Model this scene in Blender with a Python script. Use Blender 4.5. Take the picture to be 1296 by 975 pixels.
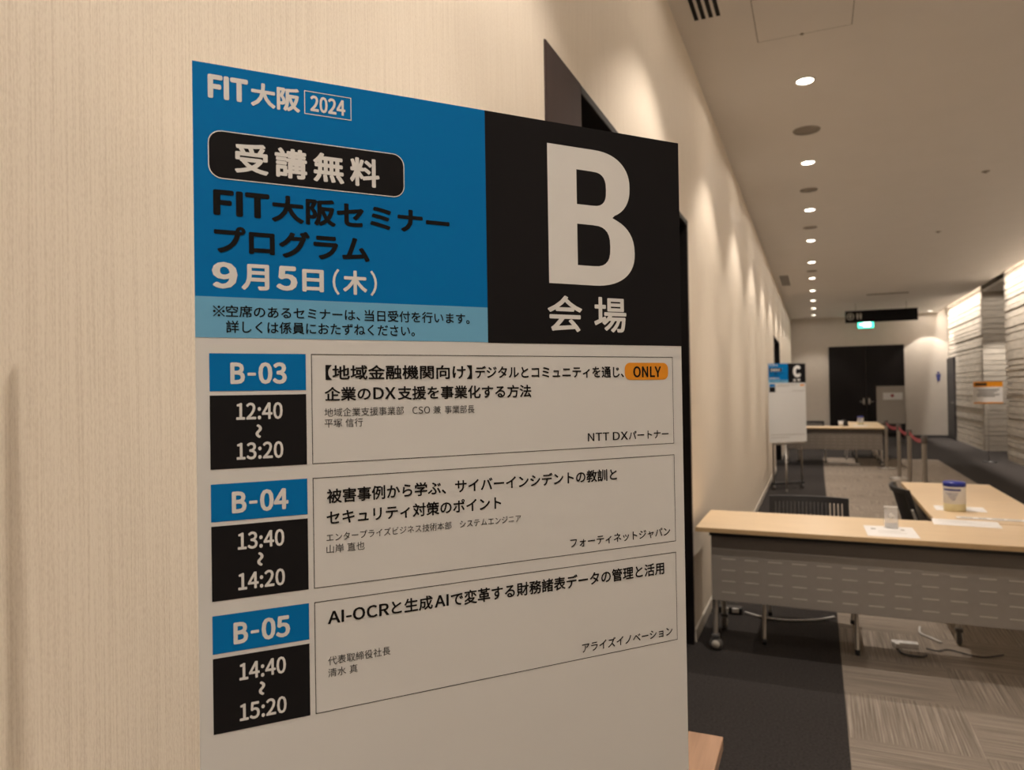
import bpy, bmesh, math, random
from mathutils import Vector, Matrix

random.seed(7)
for o in list(bpy.data.objects):
    bpy.data.objects.remove(o)
SC = bpy.context.scene
COL = SC.collection
PI = math.pi

# ---------------------------------------------------------------- camera, world, exposure
# X runs across the corridor, Y along it, Z up; eye height 1.5 m, 0.69 m off the left wall
def add_camera():
    yaw, pitch, roll = math.atan2(385, 900), math.atan2(8.5, 979), 0.0157
    H = Vector((math.cos(yaw), math.sin(yaw), 0)); f0 = Vector((-math.sin(yaw), math.cos(yaw), 0)); up = Vector((0, 0, 1))
    f = f0 * math.cos(pitch) + up * math.sin(pitch)
    u = up * math.cos(pitch) - f0 * math.sin(pitch)
    r2 = H * math.cos(roll) - u * math.sin(roll)
    u2 = u * math.cos(roll) + H * math.sin(roll)
    cd = bpy.data.cameras.new('camera'); cam = bpy.data.objects.new('camera', cd); COL.objects.link(cam)
    m = Matrix((r2, u2, -f)).transposed().to_4x4(); m.translation = Vector((0, 0, 1.5))
    cam.matrix_world = m
    cd.sensor_fit = 'HORIZONTAL'; cd.sensor_width = 36; cd.lens = 36 * 900 / 1296
    cd.clip_start = 0.05; cd.clip_end = 100
    cd.dof.use_dof = True; cd.dof.focus_distance = 0.92; cd.dof.aperture_fstop = 6.8
    SC.camera = cam
add_camera()
W = bpy.data.worlds.new('world'); SC.world = W; W.use_nodes = True
W.node_tree.nodes['Background'].inputs[0].default_value = (1, .85, .7, 1)
W.node_tree.nodes['Background'].inputs[1].default_value = 0.0
VS = SC.view_settings
VS.view_transform = 'Standard'; VS.look = 'None'; VS.gamma = 1; VS.use_curve_mapping = False
VS.exposure = 0.28
WARM = (1.0, .89, .785)
NEAR = 1.5               # the lamps above and behind the board are a little stronger
SPOT_W = 56.0            # each downlight of the row by the left wall
SPOT_ANGLE = 103
CORE = 2.1                # narrow middle of the beam
SPILL = .090              # share of stray light
COVE_W = 13.0            # per metre of the slot light over the stone wall
ROW_X = -.033            # the downlight row
ROW_Y0, ROW_DY = 5.14, 1.89
CEIL = 3.55
LW = -.687               # left wall face
RW = 3.42                # right wall face
YE, YB = 23.3, -6.0      # end wall, wall behind the camera

# ---------------------------------------------------------------- materials
def new_mat(name):
    m = bpy.data.materials.new(name); m.use_nodes = True
    nt = m.node_tree
    return m, nt, nt.nodes['Principled BSDF']

def srgb(r, g, b):
    f = lambda c: (c / 255 / 12.92) if c / 255 <= .04045 else ((c / 255 + .055) / 1.055) ** 2.4
    return (f(r), f(g), f(b), 1)

def mat(name, col, rough=.5, metal=0., var=.06, scale=30., bump=0., spec=None, stretch=(1, 1, 1), trans=0., ior=1.45):
    m, nt, p = new_mat(name)
    p.inputs['Roughness'].default_value = rough
    p.inputs['Metallic'].default_value = metal
    if spec is not None: p.inputs['Specular IOR Level'].default_value = spec
    if trans: p.inputs['Transmission Weight'].default_value = trans; p.inputs['IOR'].default_value = ior
    tc = nt.nodes.new('ShaderNodeTexCoord'); mp = nt.nodes.new('ShaderNodeMapping')
    mp.inputs['Scale'].default_value = stretch
    n = nt.nodes.new('ShaderNodeTexNoise'); n.inputs['Scale'].default_value = scale; n.inputs['Detail'].default_value = 4
    nt.links.new(tc.outputs['Object'], mp.inputs['Vector']); nt.links.new(mp.outputs['Vector'], n.inputs['Vector'])
    r = nt.nodes.new('ShaderNodeValToRGB')
    c = Vector(col[:3])
    r.color_ramp.elements[0].position = .3; r.color_ramp.elements[1].position = .7
    r.color_ramp.elements[0].color = (*(c * (1 - var)), 1)
    r.color_ramp.elements[1].color = (*[min(1, x) for x in c * (1 + var)], 1)
    nt.links.new(n.outputs['Fac'], r.inputs['Fac']); nt.links.new(r.outputs['Color'], p.inputs['Base Color'])
    if bump:
        b = nt.nodes.new('ShaderNodeBump'); b.inputs['Strength'].default_value = bump; b.inputs['Distance'].default_value = .002
        nt.links.new(n.outputs['Fac'], b.inputs['Height']); nt.links.new(b.outputs['Normal'], p.inputs['Normal'])
    return m

def emit(name, col, strength):
    m, nt, p = new_mat(name)
    p.inputs['Base Color'].default_value = (*col[:3], 1)
    p.inputs['Emission Color'].default_value = (*col[:3], 1)
    p.inputs['Emission Strength'].default_value = strength
    return m

def wallpaper():
    m, nt, p = new_mat('wallpaper')
    p.inputs['Roughness'].default_value = .62
    p.inputs['Specular IOR Level'].default_value = .35
    tc = nt.nodes.new('ShaderNodeTexCoord')
    def noise(sc, scale, det):
        mp = nt.nodes.new('ShaderNodeMapping'); mp.inputs['Scale'].default_value = sc
        n = nt.nodes.new('ShaderNodeTexNoise'); n.inputs['Scale'].default_value = scale; n.inputs['Detail'].default_value = det
        nt.links.new(tc.outputs['Object'], mp.inputs['Vector']); nt.links.new(mp.outputs['Vector'], n.inputs['Vector'])
        return n
    a = noise((1, 1, .008), 520, 2)          # fine upright threads
    b = noise((1, 1, .30), 600, 2)           # broken flecks on the threads
    mx = nt.nodes.new('ShaderNodeMath'); mx.operation = 'MULTIPLY_ADD'
    nt.links.new(b.outputs['Fac'], mx.inputs[0]); mx.inputs[1].default_value = .8
    nt.links.new(a.outputs['Fac'], mx.inputs[2])
    r = nt.nodes.new('ShaderNodeValToRGB')
    r.color_ramp.elements[0].position = .62; r.color_ramp.elements[1].position = 1.15
    r.color_ramp.elements[0].color = (.66, .575, .47, 1); r.color_ramp.elements[1].color = (.775, .695, .585, 1)
    nt.links.new(mx.outputs[0], r.inputs['Fac']); nt.links.new(r.outputs['Color'], p.inputs['Base Color'])
    bp = nt.nodes.new('ShaderNodeBump'); bp.inputs['Strength'].default_value = .35; bp.inputs['Distance'].default_value = .0012
    nt.links.new(mx.outputs[0], bp.inputs['Height']); nt.links.new(bp.outputs['Normal'], p.inputs['Normal'])
    return m

def carpet():
    """charcoal border and a streaked brown inlay of quarter-turned carpet tiles"""
    m, nt, p = new_mat('carpet')
    L = nt.links.new
    p.inputs['Roughness'].default_value = .95; p.inputs['Specular IOR Level'].default_value = .1
    tc = nt.nodes.new('ShaderNodeTexCoord')
    sep = nt.nodes.new('ShaderNodeSeparateXYZ'); L(tc.outputs['Object'], sep.inputs[0])
    def math_(op, a, b=None):
        n = nt.nodes.new('ShaderNodeMath'); n.operation = op
        for i, v in enumerate((a, b)):
            if v is None: continue
            if isinstance(v, (int, float)): n.inputs[i].default_value = v
            else: L(v, n.inputs[i])
        return n.outputs[0]
    def streak(sc):
        mp = nt.nodes.new('ShaderNodeMapping'); mp.inputs['Scale'].default_value = sc
        n = nt.nodes.new('ShaderNodeTexNoise'); n.inputs['Scale'].default_value = 1; n.inputs['Detail'].default_value = 5
        n.inputs['Roughness'].default_value = .65
        L(tc.outputs['Object'], mp.inputs['Vector']); L(mp.outputs['Vector'], n.inputs['Vector'])
        return n.outputs['Fac']
    sx = streak((150, 1.8, 1)); sy = streak((1.8, 150, 1))
    cx = math_('FLOOR', math_('DIVIDE', math_('SUBTRACT', sep.outputs['X'], .1), .5))
    cy = math_('FLOOR', math_('DIVIDE', math_('ADD', sep.outputs['Y'], .14), .5))
    par = math_('MODULO', math_('ADD', math_('ADD', cx, cy), 100), 2)
    mixs = nt.nodes.new('ShaderNodeMix'); mixs.data_type = 'FLOAT'
    L(par, mixs.inputs['Factor']); L(sy, mixs.inputs['A']); L(sx, mixs.inputs['B'])
    ramp = nt.nodes.new('ShaderNodeValToRGB')
    e = ramp.color_ramp.elements
    e[0].position = .30; e[0].color = (.115, .094, .078, 1)
    e[1].position = .72; e[1].color = (.43, .37, .31, 1)
    k = e.new(.5); k.color = (.245, .206, .168, 1)
    L(mixs.outputs['Result'], ramp.inputs['Fac'])
    nz = nt.nodes.new('ShaderNodeTexNoise'); nz.inputs['Scale'].default_value = 90; nz.inputs['Detail'].default_value = 3
    L(tc.outputs['Object'], nz.inputs['Vector'])
    r2 = nt.nodes.new('ShaderNodeValToRGB')
    r2.color_ramp.elements[0].position = .3; r2.color_ramp.elements[0].color = (.024, .021, .020, 1)
    r2.color_ramp.elements[1].position = .75; r2.color_ramp.elements[1].color = (.052, .046, .043, 1)
    L(nz.outputs['Fac'], r2.inputs['Fac'])
    inside = math_('MULTIPLY', math_('GREATER_THAN', sep.outputs['X'], .1), math_('LESS_THAN', sep.outputs['X'], 2.2))
    inside = math_('MULTIPLY', inside, math_('LESS_THAN', sep.outputs['Y'], 16.36))
    mixc = nt.nodes.new('ShaderNodeMix'); mixc.data_type = 'RGBA'
    L(inside, mixc.inputs['Factor']); L(r2.outputs['Color'], mixc.inputs['A']); L(ramp.outputs['Color'], mixc.inputs['B'])
    L(mixc.outputs['Result'], p.inputs['Base Color'])
    bp = nt.nodes.new('ShaderNodeBump'); bp.inputs['Strength'].default_value = .4; bp.inputs['Distance'].default_value = .004
    n3 = nt.nodes.new('ShaderNodeTexNoise'); n3.inputs['Scale'].default_value = 300
    L(tc.outputs['Object'], n3.inputs['Vector']); L(n3.outputs['Fac'], bp.inputs['Height']); L(bp.outputs['Normal'], p.inputs['Normal'])
    return m

def clear_plastic():
    m, nt, p = new_mat('clear_acrylic')
    p.inputs['Base Color'].default_value = (.9, .9, .9, 1); p.inputs['Roughness'].default_value = .08
    p.inputs['Specular IOR Level'].default_value = .8
    tc = nt.nodes.new('ShaderNodeTexCoord'); n = nt.nodes.new('ShaderNodeTexNoise'); n.inputs['Scale'].default_value = 60
    r = nt.nodes.new('ShaderNodeMapRange'); r.inputs['To Min'].default_value = .30; r.inputs['To Max'].default_value = .40
    nt.links.new(tc.outputs['Object'], n.inputs['Vector']); nt.links.new(n.outputs['Fac'], r.inputs['Value']); nt.links.new(r.outputs['Result'], p.inputs['Alpha'])
    return m

M = {}
M['wallpaper'] = wallpaper()
M['carpet'] = carpet()
M['ceiling'] = mat('ceiling_paint', (.76, .725, .69), .9, var=.012, scale=3)
M['endwall'] = mat('end_wall_paint', (.54, .49, .43), .8, var=.02, scale=6)
M['stone'] = mat('layered_stone', (.54, .49, .42), .85, var=.18, scale=3.2, bump=.4, stretch=(1, .8, 6))
M['skirt'] = mat('skirting_paint', (.50, .46, .40), .6, var=.03)
M['brown_frame'] = mat('brown_door_frame', (.046, .029, .025), .65, spec=.2, var=.1, scale=8, stretch=(1, 1, .1))
M['dark_door'] = mat('dark_door', (.008, .006, .006), .5, var=.15, scale=5, stretch=(1, 1, .2), spec=.2)
M['grey_door'] = mat('grey_door', (.035, .034, .038), .5, var=.1)
M['board'] = mat('white_board_print', (.70, .70, .69), .55, var=.01, scale=4, spec=.3)
M['blue'] = mat('blue_print', (.001, .170, .47), .75, var=.02, scale=5, spec=.10)
M['pale'] = mat('pale_blue_print', (.165, .43, .66), .75, var=.02, scale=5, spec=.10)
M['black'] = mat('black_print', (.012, .011, .012), .75, var=.05, scale=5, spec=.10)
M['ink'] = mat('black_ink', (.010, .009, .009), .75, var=.03, spec=.10)
M['ink2'] = mat('grey_ink', (.03, .028, .028), .55, var=.03, spec=.25)
M['white_ink'] = mat('white_ink', (.74, .735, .72), .55, var=.01, spec=.3)
M['orange'] = mat('orange_print', (.80, .30, .015), .5, var=.03, spec=.3)
M['maple'] = mat('maple_laminate', (.72, .545, .35), .38, var=.05, scale=4, stretch=(1, 14, 14))
M['maple2'] = mat('maple_laminate_long', (.72, .545, .35), .38, var=.05, scale=4, stretch=(14, 1, 14))
M['maple_edge'] = mat('maple_edge_band', (.52, .36, .19), .45, var=.05)
M['oak'] = mat('oak_laminate', (.29, .175, .11), .42, var=.14, scale=5, stretch=(14, 1, 14))
M['greymetal'] = mat('grey_painted_metal', (.265, .24, .215), .45, var=.03, spec=.5)
M['greydark'] = mat('dark_grey_metal', (.115, .098, .085), .5, var=.03)
M['slot'] = mat('pale_slot', (.52, .47, .41), .4, var=.03)
M['chrome'] = mat('chrome', (.66, .63, .59), .40, .7, var=.03)
M['satin'] = mat('satin_steel', (.42, .39, .35), .38, .9, var=.04)
M['plastic'] = mat('black_plastic', (.012, .012, .013), .45, var=.08)
M['mesh'] = mat('charcoal_plastic_slats', (.012, .011, .012), .5, var=.1)
M['fabric'] = mat('black_seat_fabric', (.018, .018, .020), .9, var=.2, scale=120, bump=.3)
M['greyrubber'] = mat('grey_wheel', (.10, .095, .09), .5, var=.05)
M['paper'] = mat('white_paper', (.78, .76, .74), .7, var=.01)
M['white'] = mat('white_plastic', (.75, .73, .70), .4, var=.02)
M['bluelid'] = mat('blue_plastic_lid', (.012, .025, .26), .35, var=.05)
M['cream'] = mat('cream_plastic', (.72, .66, .40), .4, var=.03)
M['red'] = mat('red_webbing', (.30, .035, .045), .7, var=.1, scale=60)
M['acrylic'] = clear_plastic()
M['frost'] = mat('frosted_card', (.70, .68, .66), .5, var=.01)
M['grille'] = mat('grey_disc', (.30, .265, .225), .8, var=.04)
M['void'] = mat('black_void', (.004, .004, .004), .9, var=.05)
M['seam'] = mat('grey_seam', (.20, .18, .155), .7, var=.05)
M['navy'] = mat('navy_print', (.05, .06, .22), .5, var=.04)
M['cable'] = mat('white_cable', (.62, .60, .57), .5, var=.02)
M['bcable'] = mat('black_cable', (.02, .02, .02), .5, var=.02)
M['boardgrey'] = mat('grey_board', (.36, .33, .29), .5, var=.02)
M['lens'] = emit('lamp_lens', (1.0, .90, .74), 14)
M['exitlit'] = emit('exit_green_lit', (.05, .85, .50), 3.2)
M['exitwhite'] = emit('exit_white_lit', (.75, 1.0, .90), 5.0)
M['covelens'] = emit('slot_lamp_lens', (1.0, .80, .58), 2)

# ---------------------------------------------------------------- mesh helpers
class MB:
    """collects boxes, tubes, discs and plates into ONE mesh"""
    def __init__(s): s.bm = bmesh.new(); s.mi = 0
    def _mark(s, n0):
        s.bm.faces.ensure_lookup_table()
        for f in s.bm.faces[n0:]: f.material_index = s.mi
    def m(s, i): s.mi = i; return s
    def box(s, x0, x1, y0, y1, z0, z1, bev=0., seg=2, rot=None, at=None):
        n0 = len(s.bm.faces); b = s.bm if not bev else bmesh.new()
        v = [b.verts.new((x, y, z)) for x in (x0, x1) for y in (y0, y1) for z in (z0, z1)]
        for q in ((0, 1, 3, 2), (4, 6, 7, 5), (0, 4, 5, 1), (2, 3, 7, 6), (0, 2, 6, 4), (1, 5, 7, 3)):
            b.faces.new([v[i] for i in q])
        if bev:
            bmesh.ops.bevel(b, geom=list(b.edges), offset=bev, segments=seg, profile=.5, affect='EDGES')
            s._merge(b, rot, at)
        elif rot is not None:
            mt = Matrix.Translation(Vector(at or (0, 0, 0))) @ rot
            for q in v: q.co = mt @ q.co
        s._mark(n0); return s
    def _merge(s, b, rot=None, at=None):
        mt = Matrix.Translation(Vector(at or (0, 0, 0))) @ (rot or Matrix())
        mp = {q: s.bm.verts.new(mt @ q.co) for q in b.verts}
        for f in b.faces: s.bm.faces.new([mp[q] for q in f.verts])
        b.free()
    def tube(s, pts, r, n=10, caps=True):
        n0 = len(s.bm.faces)
        P = [Vector(p) for p in pts]; R = r if isinstance(r, (list, tuple)) else [r] * len(P)
        rings = []; prev = None
        for i, p in enumerate(P):
            d = (P[min(i + 1, len(P) - 1)] - P[max(i - 1, 0)]).normalized()
            if prev is None:
                a = d.cross(Vector((0, 0, 1)))
                if a.length < 1e-3: a = d.cross(Vector((1, 0, 0)))
            else: a = prev - d * prev.dot(d)
            a.normalize(); prev = a; b = d.cross(a)
            rings.append([s.bm.verts.new(p + a * (R[i] * math.cos(t)) + b * (R[i] * math.sin(t))) for t in [2 * PI * k / n for k in range(n)]])
        for i in range(len(P) - 1):
            for k in range(n):
                f = s.bm.faces.new((rings[i][k], rings[i][(k + 1) % n], rings[i + 1][(k + 1) % n], rings[i + 1][k])); f.smooth = True
        if caps: s.bm.faces.new(rings[0][::-1]); s.bm.faces.new(rings[-1])
        s._mark(n0); return s
    def lathe(s, prof, c=(0, 0, 0), n=28, axis='Z'):
        n0 = len(s.bm.faces); rings = []
        def pt(r, h, t):
            x, y = r * math.cos(t), r * math.sin(t)
            v = {'Z': (x, y, h), 'X': (h, x, y), 'Y': (y, h, x)}[axis]
            return (v[0] + c[0], v[1] + c[1], v[2] + c[2])
        for r, h in prof:
            if r < 1e-6: rings.append([s.bm.verts.new(pt(0, h, 0))])
            else: rings.append([s.bm.verts.new(pt(r, h, 2 * PI * k / n)) for k in range(n)])
        for a, b in zip(rings, rings[1:]):
            for k in range(n):
                q = [a[k % len(a)], a[(k + 1) % len(a)], b[(k + 1) % len(b)], b[k % len(b)]]
                q = list(dict.fromkeys(q))
                if len(q) > 2: s.bm.faces.new(q).smooth = True
        s._mark(n0); return s
    def sphere(s, c, r, n=14):
        k = n // 2
        return s.lathe([(r * math.sin(PI * i / k), -r * math.cos(PI * i / k)) for i in range(k + 1)], c, n)
    def poly(s, pts):
        n0 = len(s.bm.faces); s.bm.faces.new([s.bm.verts.new(p) for p in pts]); s._mark(n0); return s
    def prism(s, pts2, f, d):
        """closed outline pts2 mapped by f(u, v, w), w from 0 to d"""
        n0 = len(s.bm.faces)
        a = [s.bm.verts.new(f(u, v, 0)) for u, v in pts2]; b = [s.bm.verts.new(f(u, v, d)) for u, v in pts2]
        s.bm.faces.new(a[::-1]); s.bm.faces.new(b)
        for i in range(len(a)):
            j = (i + 1) % len(a); s.bm.faces.new((a[i], a[j], b[j], b[i]))
        s._mark(n0); return s
    def build(s, name, mats, parent=None, loc=(0, 0, 0), normals=True):
        if normals: bmesh.ops.recalc_face_normals(s.bm, faces=list(s.bm.faces))
        me = bpy.data.meshes.new(name); s.bm.to_mesh(me); s.bm.free()
        for x in (mats if isinstance(mats, (list, tuple)) else [mats]): me.materials.append(x)
        o = bpy.data.objects.new(name, me); COL.objects.link(o); o.location = loc
        if parent: o.parent = parent
        return o

def tag(o, label=None, cat=None, group=None, kind=None):
    if label: o['label'] = label
    if cat: o['category'] = cat
    if group: o['group'] = group
    if kind: o['kind'] = kind
    return o
def thing(name, label, cat, loc=(0, 0, 0), rz=0., group=None):
    o = bpy.data.objects.new(name, None); COL.objects.link(o); o.empty_display_size = .1
    o.location = loc; o.rotation_euler = (0, 0, rz)
    return tag(o, label, cat, group)
def struct(o): o['kind'] = 'structure'; return o
def copy_tree(o, label=None, loc=None, rz=None, parent=None):
    c = o.copy(); COL.objects.link(c)
    if parent: c.parent = parent
    for ch in list(o.children): copy_tree(ch, parent=c)
    if label: c['label'] = label
    if loc is not None: c.location = loc
    if rz is not None: c.rotation_euler = (0, 0, rz)
    return c
def bez(p, n=8):
    """smooth path through the points p (Catmull-Rom)"""
    P = [Vector(q) for q in p]; P = [P[0]] + P + [P[-1]]; out = []
    for i in range(1, len(P) - 2):
        for k in range(n):
            t = k / n; a, b, c, d = P[i - 1:i + 3]
            out.append(.5 * ((2 * b) + (c - a) * t + (2 * a - 5 * b + 4 * c - d) * t * t + (3 * b - a - 3 * c + d) * t ** 3))
    return out + [P[-2]]
def rrect(x0, x1, z0, z1, r, n=6):
    out = []
    for cx, cz, a0 in ((x1 - r, z1 - r, 0), (x0 + r, z1 - r, 90), (x0 + r, z0 + r, 180), (x1 - r, z0 + r, 270)):
        out += [(cx + r * math.cos(math.radians(a0 + 90 * k / n)), cz + r * math.sin(math.radians(a0 + 90 * k / n))) for k in range(n + 1)]
    return out

# ---------------------------------------------------------------- the room
def wall_left():
    b = MB(); T = .30
    def seg(y0, y1, z0=0, z1=CEIL): b.box(LW - T, LW, y0, y1, z0, z1)
    seg(YB, 1.87); seg(1.87, 4.27, 2.49); seg(4.27, 13.55); seg(13.55, 15.65, 2.42); seg(15.65, YE + .2)
    struct(b.build('wall_left', M['wallpaper']))
wall_left()
struct(MB().box(LW - .5, 6.2, YB - .2, YE + .4, -.12, 0).build('floor', M['carpet']))
def ceiling():
    b = MB()
    b.box(LW - .3, 3.17, YB, YE + .2, CEIL, CEIL + .06)
    b.box(3.17, 3.20, YB, YE + .2, CEIL, 3.95)              # lip of the light slot
    b.box(3.17, 6.2, YB, YE + .2, 3.90, 3.96)
    b.box(3.46, 6.2, 16.66, 18.72, CEIL, CEIL + .06)
    struct(b.build('ceiling', M['ceiling']))
ceiling()
struct(MB().box(LW - .3, RW + .4, YE, YE + .2, 0, 3.95).build('wall_end', M['endwall']))
struct(MB().box(LW - .3, 6.2, YB - .2, YB, 0, 3.95).build('wall_rear', M['endwall']))

def stone(name, x, y0, y1, axis='X', top=3.90, thick=.35, colw=3.1):
    """layered stone cladding: courses of uneven height, each block set in or out a little"""
    b = MB(); rnd = random.Random(name + str(y0))
    n = max(1, round((y1 - y0) / colw)); w = (y1 - y0) / n
    for c in range(n):
        z = 0.0; off = rnd.uniform(0, .012)
        while z < top - .02:
            h = min(rnd.choice((.09, .11, .13, .15, .18)), top - z)
            if top - z - h < .06: h = top - z
            d = off + rnd.uniform(0, .011)
            gap = .013
            ya, yb = y0 + c * w, y0 + (c + 1) * w
            tilt = rnd.uniform(-.022, .022)
            if axis == 'X':
                q = [(ya, z), (yb, z + tilt * 0), (yb, z + h - gap + min(0, tilt)), (ya, z + h - gap + min(0, -tilt))]
                b.prism(q, lambda u, v, k: (x + d + k, u, v), thick - d)
            else:
                q = [(ya, z), (yb, z), (yb, z + h - gap + min(0, tilt)), (ya, z + h - gap)]
                b.prism(q, lambda u, v, k: (u, x + d + k, v), thick - d)
            z += h
    if axis == 'X': b.box(x + .045, x + thick + .01, y0 + .01, y1 - .01, 0, top)
    else: b.box(y0, y1, x + .045, x + thick + .01, 0, top)
    return struct(b.build(name, M['stone']))
stone('wall_right', RW, YB, 16.67)
stone('wall_right', RW, 18.8, YE)
stone('wall_recess', 18.74, RW + .02, 6.0, axis='Y', top=CEIL, thick=.3)
struct(MB().box(5.9, 6.1, 16.3, 18.9, 0, 3.9).build('wall_recess_side', M['endwall']))

# skirtings
struct(MB().box(LW, LW + .012, 4.29, 13.5, 0, .075, .003).box(LW, LW + .012, 15.7, YE, 0, .075, .003).box(LW, LW + .012, YB, 1.86, 0, .075, .003).build('baseboard_left', M['skirt']))
struct(MB().box(LW, .34, YE - .012, YE, 0, .06, .003).box(2.36, RW, YE - .012, YE, 0, .06, .003).build('baseboard_end', M['grey_door']))

# doors
def door_wide(name, y0, y1, ztop, frame):
    r = bpy.data.objects.new(name, None); COL.objects.link(r); r.location = (LW, y0, 0); struct(r)
    b = MB(); t = .03
    MB().box(-.20, .006, 0, frame, 0, ztop, .004).build('side_panel', M['brown_frame'], r)
    b.box(-.20, .006, y1 - y0 - t, y1 - y0, 0, ztop, .004)
    b.box(-.20, .005, frame, y1 - y0 - t, ztop - t, ztop, .004)
    b.build('door_frame', M['dark_door'], r)
    mid = (frame + y1 - y0 - t) / 2
    for a, c in ((frame, mid - .003), (mid + .003, y1 - y0 - t)):
        lf = MB().box(-.17, -.12, a, c, .006, ztop - t - .004, .004).build('door_leaf', M['dark_door'], r)
        hx = mid + (-.07 if a < mid - .1 and a == frame else .07)
        MB().tube([(-.09, hx, .85), (-.09, hx, 1.35)], .012).tube([(-.125, hx, .9), (-.09, hx, .9)], .008).tube([(-.125, hx, 1.3), (-.09, hx, 1.3)], .008).build('door_handle', M['satin'], lf)
    return r
door_wide('door_1', 1.87, 4.27, 2.49, .33)
door_wide('door_2', 13.55, 15.65, 2.42, .05)
def door_end():
    r = bpy.data.objects.new('door_3', None); COL.objects.link(r); r.location = (.355, YE, 0); struct(r)
    w, h = 1.985, 2.67
    MB().box(0, .05, -.04, .0, 0, h).box(w - .05, w, -.04, 0, 0, h).box(0, w, -.04, 0, h - .05, h).build('door_frame', M['dark_door'], r)
    for a, c, s in ((.05, w / 2 - .002, 1), (w / 2 + .002, w - .05, -1)):
        lf = MB().box(a, c, -.03, 0, .006, h - .05, .003).build('door_leaf', M['dark_door'], r)
        x = w / 2 - s * .07
        MB().box(x - .025, x + .025, -.038, -.03, .95, 1.13, .004).tube([(x, -.04, 1.03), (x, -.075, 1.03), (x - s * .11, -.075, 1.03)], .010).build('door_handle', M['satin'], lf)
door_end()
def door_side():
    r = bpy.data.objects.new('door_4', None); COL.objects.link(r); r.location = (RW, 22.18, 0); struct(r)
    MB().box(-.03, .05, 0, .06, 0, 2.22, .004).box(-.03, .05, .99, 1.05, 0, 2.22, .004).box(-.03, .05, 0, 1.05, 2.16, 2.22, .004).build('door_frame', M['grey_door'], r)
    lf = MB().box(-.015, .04, .06, .99, .006, 2.16, .003).build('door_leaf', M['grey_door'], r)
    MB().tube([(-.02, .14, 1.0), (-.06, .14, 1.0), (-.06, .25, 1.0)], .010).build('door_handle', M['satin'], lf)
door_side()

# ---------------------------------------------------------------- ceiling lamps
ORD = ['first', 'second', 'third', 'fourth', 'fifth', 'sixth', 'seventh', 'eighth', 'ninth', 'tenth', 'eleventh', 'twelfth', 'thirteenth', 'fourteenth', 'fifteenth']
def lamp(root, power, angle=SPOT_ANGLE, blend=.42, size=.012, core=False):
    ld = bpy.data.lights.new('downlight_beam', 'SPOT'); ld.energy = power; ld.color = WARM
    ld.spot_size = math.radians(angle); ld.spot_blend = blend; ld.shadow_soft_size = size
    lo = bpy.data.objects.new('downlight_beam', ld); COL.objects.link(lo); lo.parent = root; lo.location = (0, 0, -.035)
    if core:
        ld = bpy.data.lights.new('downlight_core', 'SPOT'); ld.energy = power * CORE; ld.color = WARM
        ld.spot_size = math.radians(60); ld.spot_blend = 1.0; ld.shadow_soft_size = size
        lo = bpy.data.objects.new('downlight_core', ld); COL.objects.link(lo); lo.parent = root; lo.location = (0, 0, -.034)
    ld = bpy.data.lights.new('downlight_spill', 'SPOT'); ld.energy = power * SPILL; ld.color = WARM       # stray light of the lens, all round below the ceiling
    ld.spot_size = math.radians(176); ld.spot_blend = .15; ld.shadow_soft_size = .04
    lo = bpy.data.objects.new('downlight_spill', ld); COL.objects.link(lo); lo.parent = root; lo.location = (0, 0, -.035)
def downlight(x, y, label, group, power, angle=SPOT_ANGLE, blend=.42):
    r = thing('ceiling_downlight', label, 'ceiling light', (x, y, CEIL), 0, group)
    MB().lathe([(.050, -.001), (.056, -.010), (.064, -.008), (.068, 0.0), (.05, -.0005)]).build('trim_ring', M['white'], r)
    MB().lathe([(.0, -.006), (.051, -.006), (.051, -.001), (0, -.001)]).build('lens', M['lens'], r)
    lamp(r, power, angle, blend, core=(angle == SPOT_ANGLE))
    return r
GL = 'downlights in a row along the left wall'
for k in range(10):
    downlight(ROW_X, ROW_Y0 + ROW_DY * k, '%s lit round downlight from the camera in the row on the ceiling' % ORD[k], GL, SPOT_W)
for k, yy in ((1, 3.20), (2, 1.1575), (3, -.55), (4, -2.42), (5, -4.3)):
    lab = ['directly before the first visible one', 'above the big event board', 'just behind the camera', 'two places behind the camera', 'three places behind the camera'][k - 1]
    downlight(ROW_X, yy, 'round ceiling downlight outside the picture, ' + lab, GL, SPOT_W * (NEAR if k in (2, 3, 4) else 1))
downlight(2.95, 22.75, 'round ceiling downlight in the far right corner by the end wall', None, 85, 84, .15)
downlight(3.72, 17.85, 'round ceiling downlight inside the stone recess on the right', None, 170, 80, .25)
# slot lamps over the stone wall
for i, (a, c) in enumerate(((-5.9, -.1), (0.1, 5.4), (5.5, 10.8), (10.9, 16.6), (18.85, 23.2))):
    r = thing('slot_lamp', 'linear slot lamp hidden over the stone wall, %s from the camera side' % ORD[i], 'ceiling light', (3.235, (a + c) / 2, 3.87), 0, 'slot lamps over the stone wall')
    MB().box(-.02, .02, -(c - a) / 2, (c - a) / 2, -.02, .03, .004).build('housing', M['white'], r)
    MB().box(-.016, .016, -(c - a) / 2 + .02, (c - a) / 2 - .02, -.024, -.02).build('diffuser', M['covelens'], r)
    ld = bpy.data.lights.new('slot_beam', 'AREA'); ld.shape = 'RECTANGLE'; ld.size = .025; ld.size_y = c - a - .05
    ld.energy = COVE_W * (c - a); ld.color = WARM
    lo = bpy.data.objects.new('slot_beam', ld); COL.objects.link(lo); lo.parent = r; lo.location = (0, 0, -.03); lo.rotation_euler = (0, math.radians(-5.5), 0); ld.spread = math.radians(70)

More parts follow.
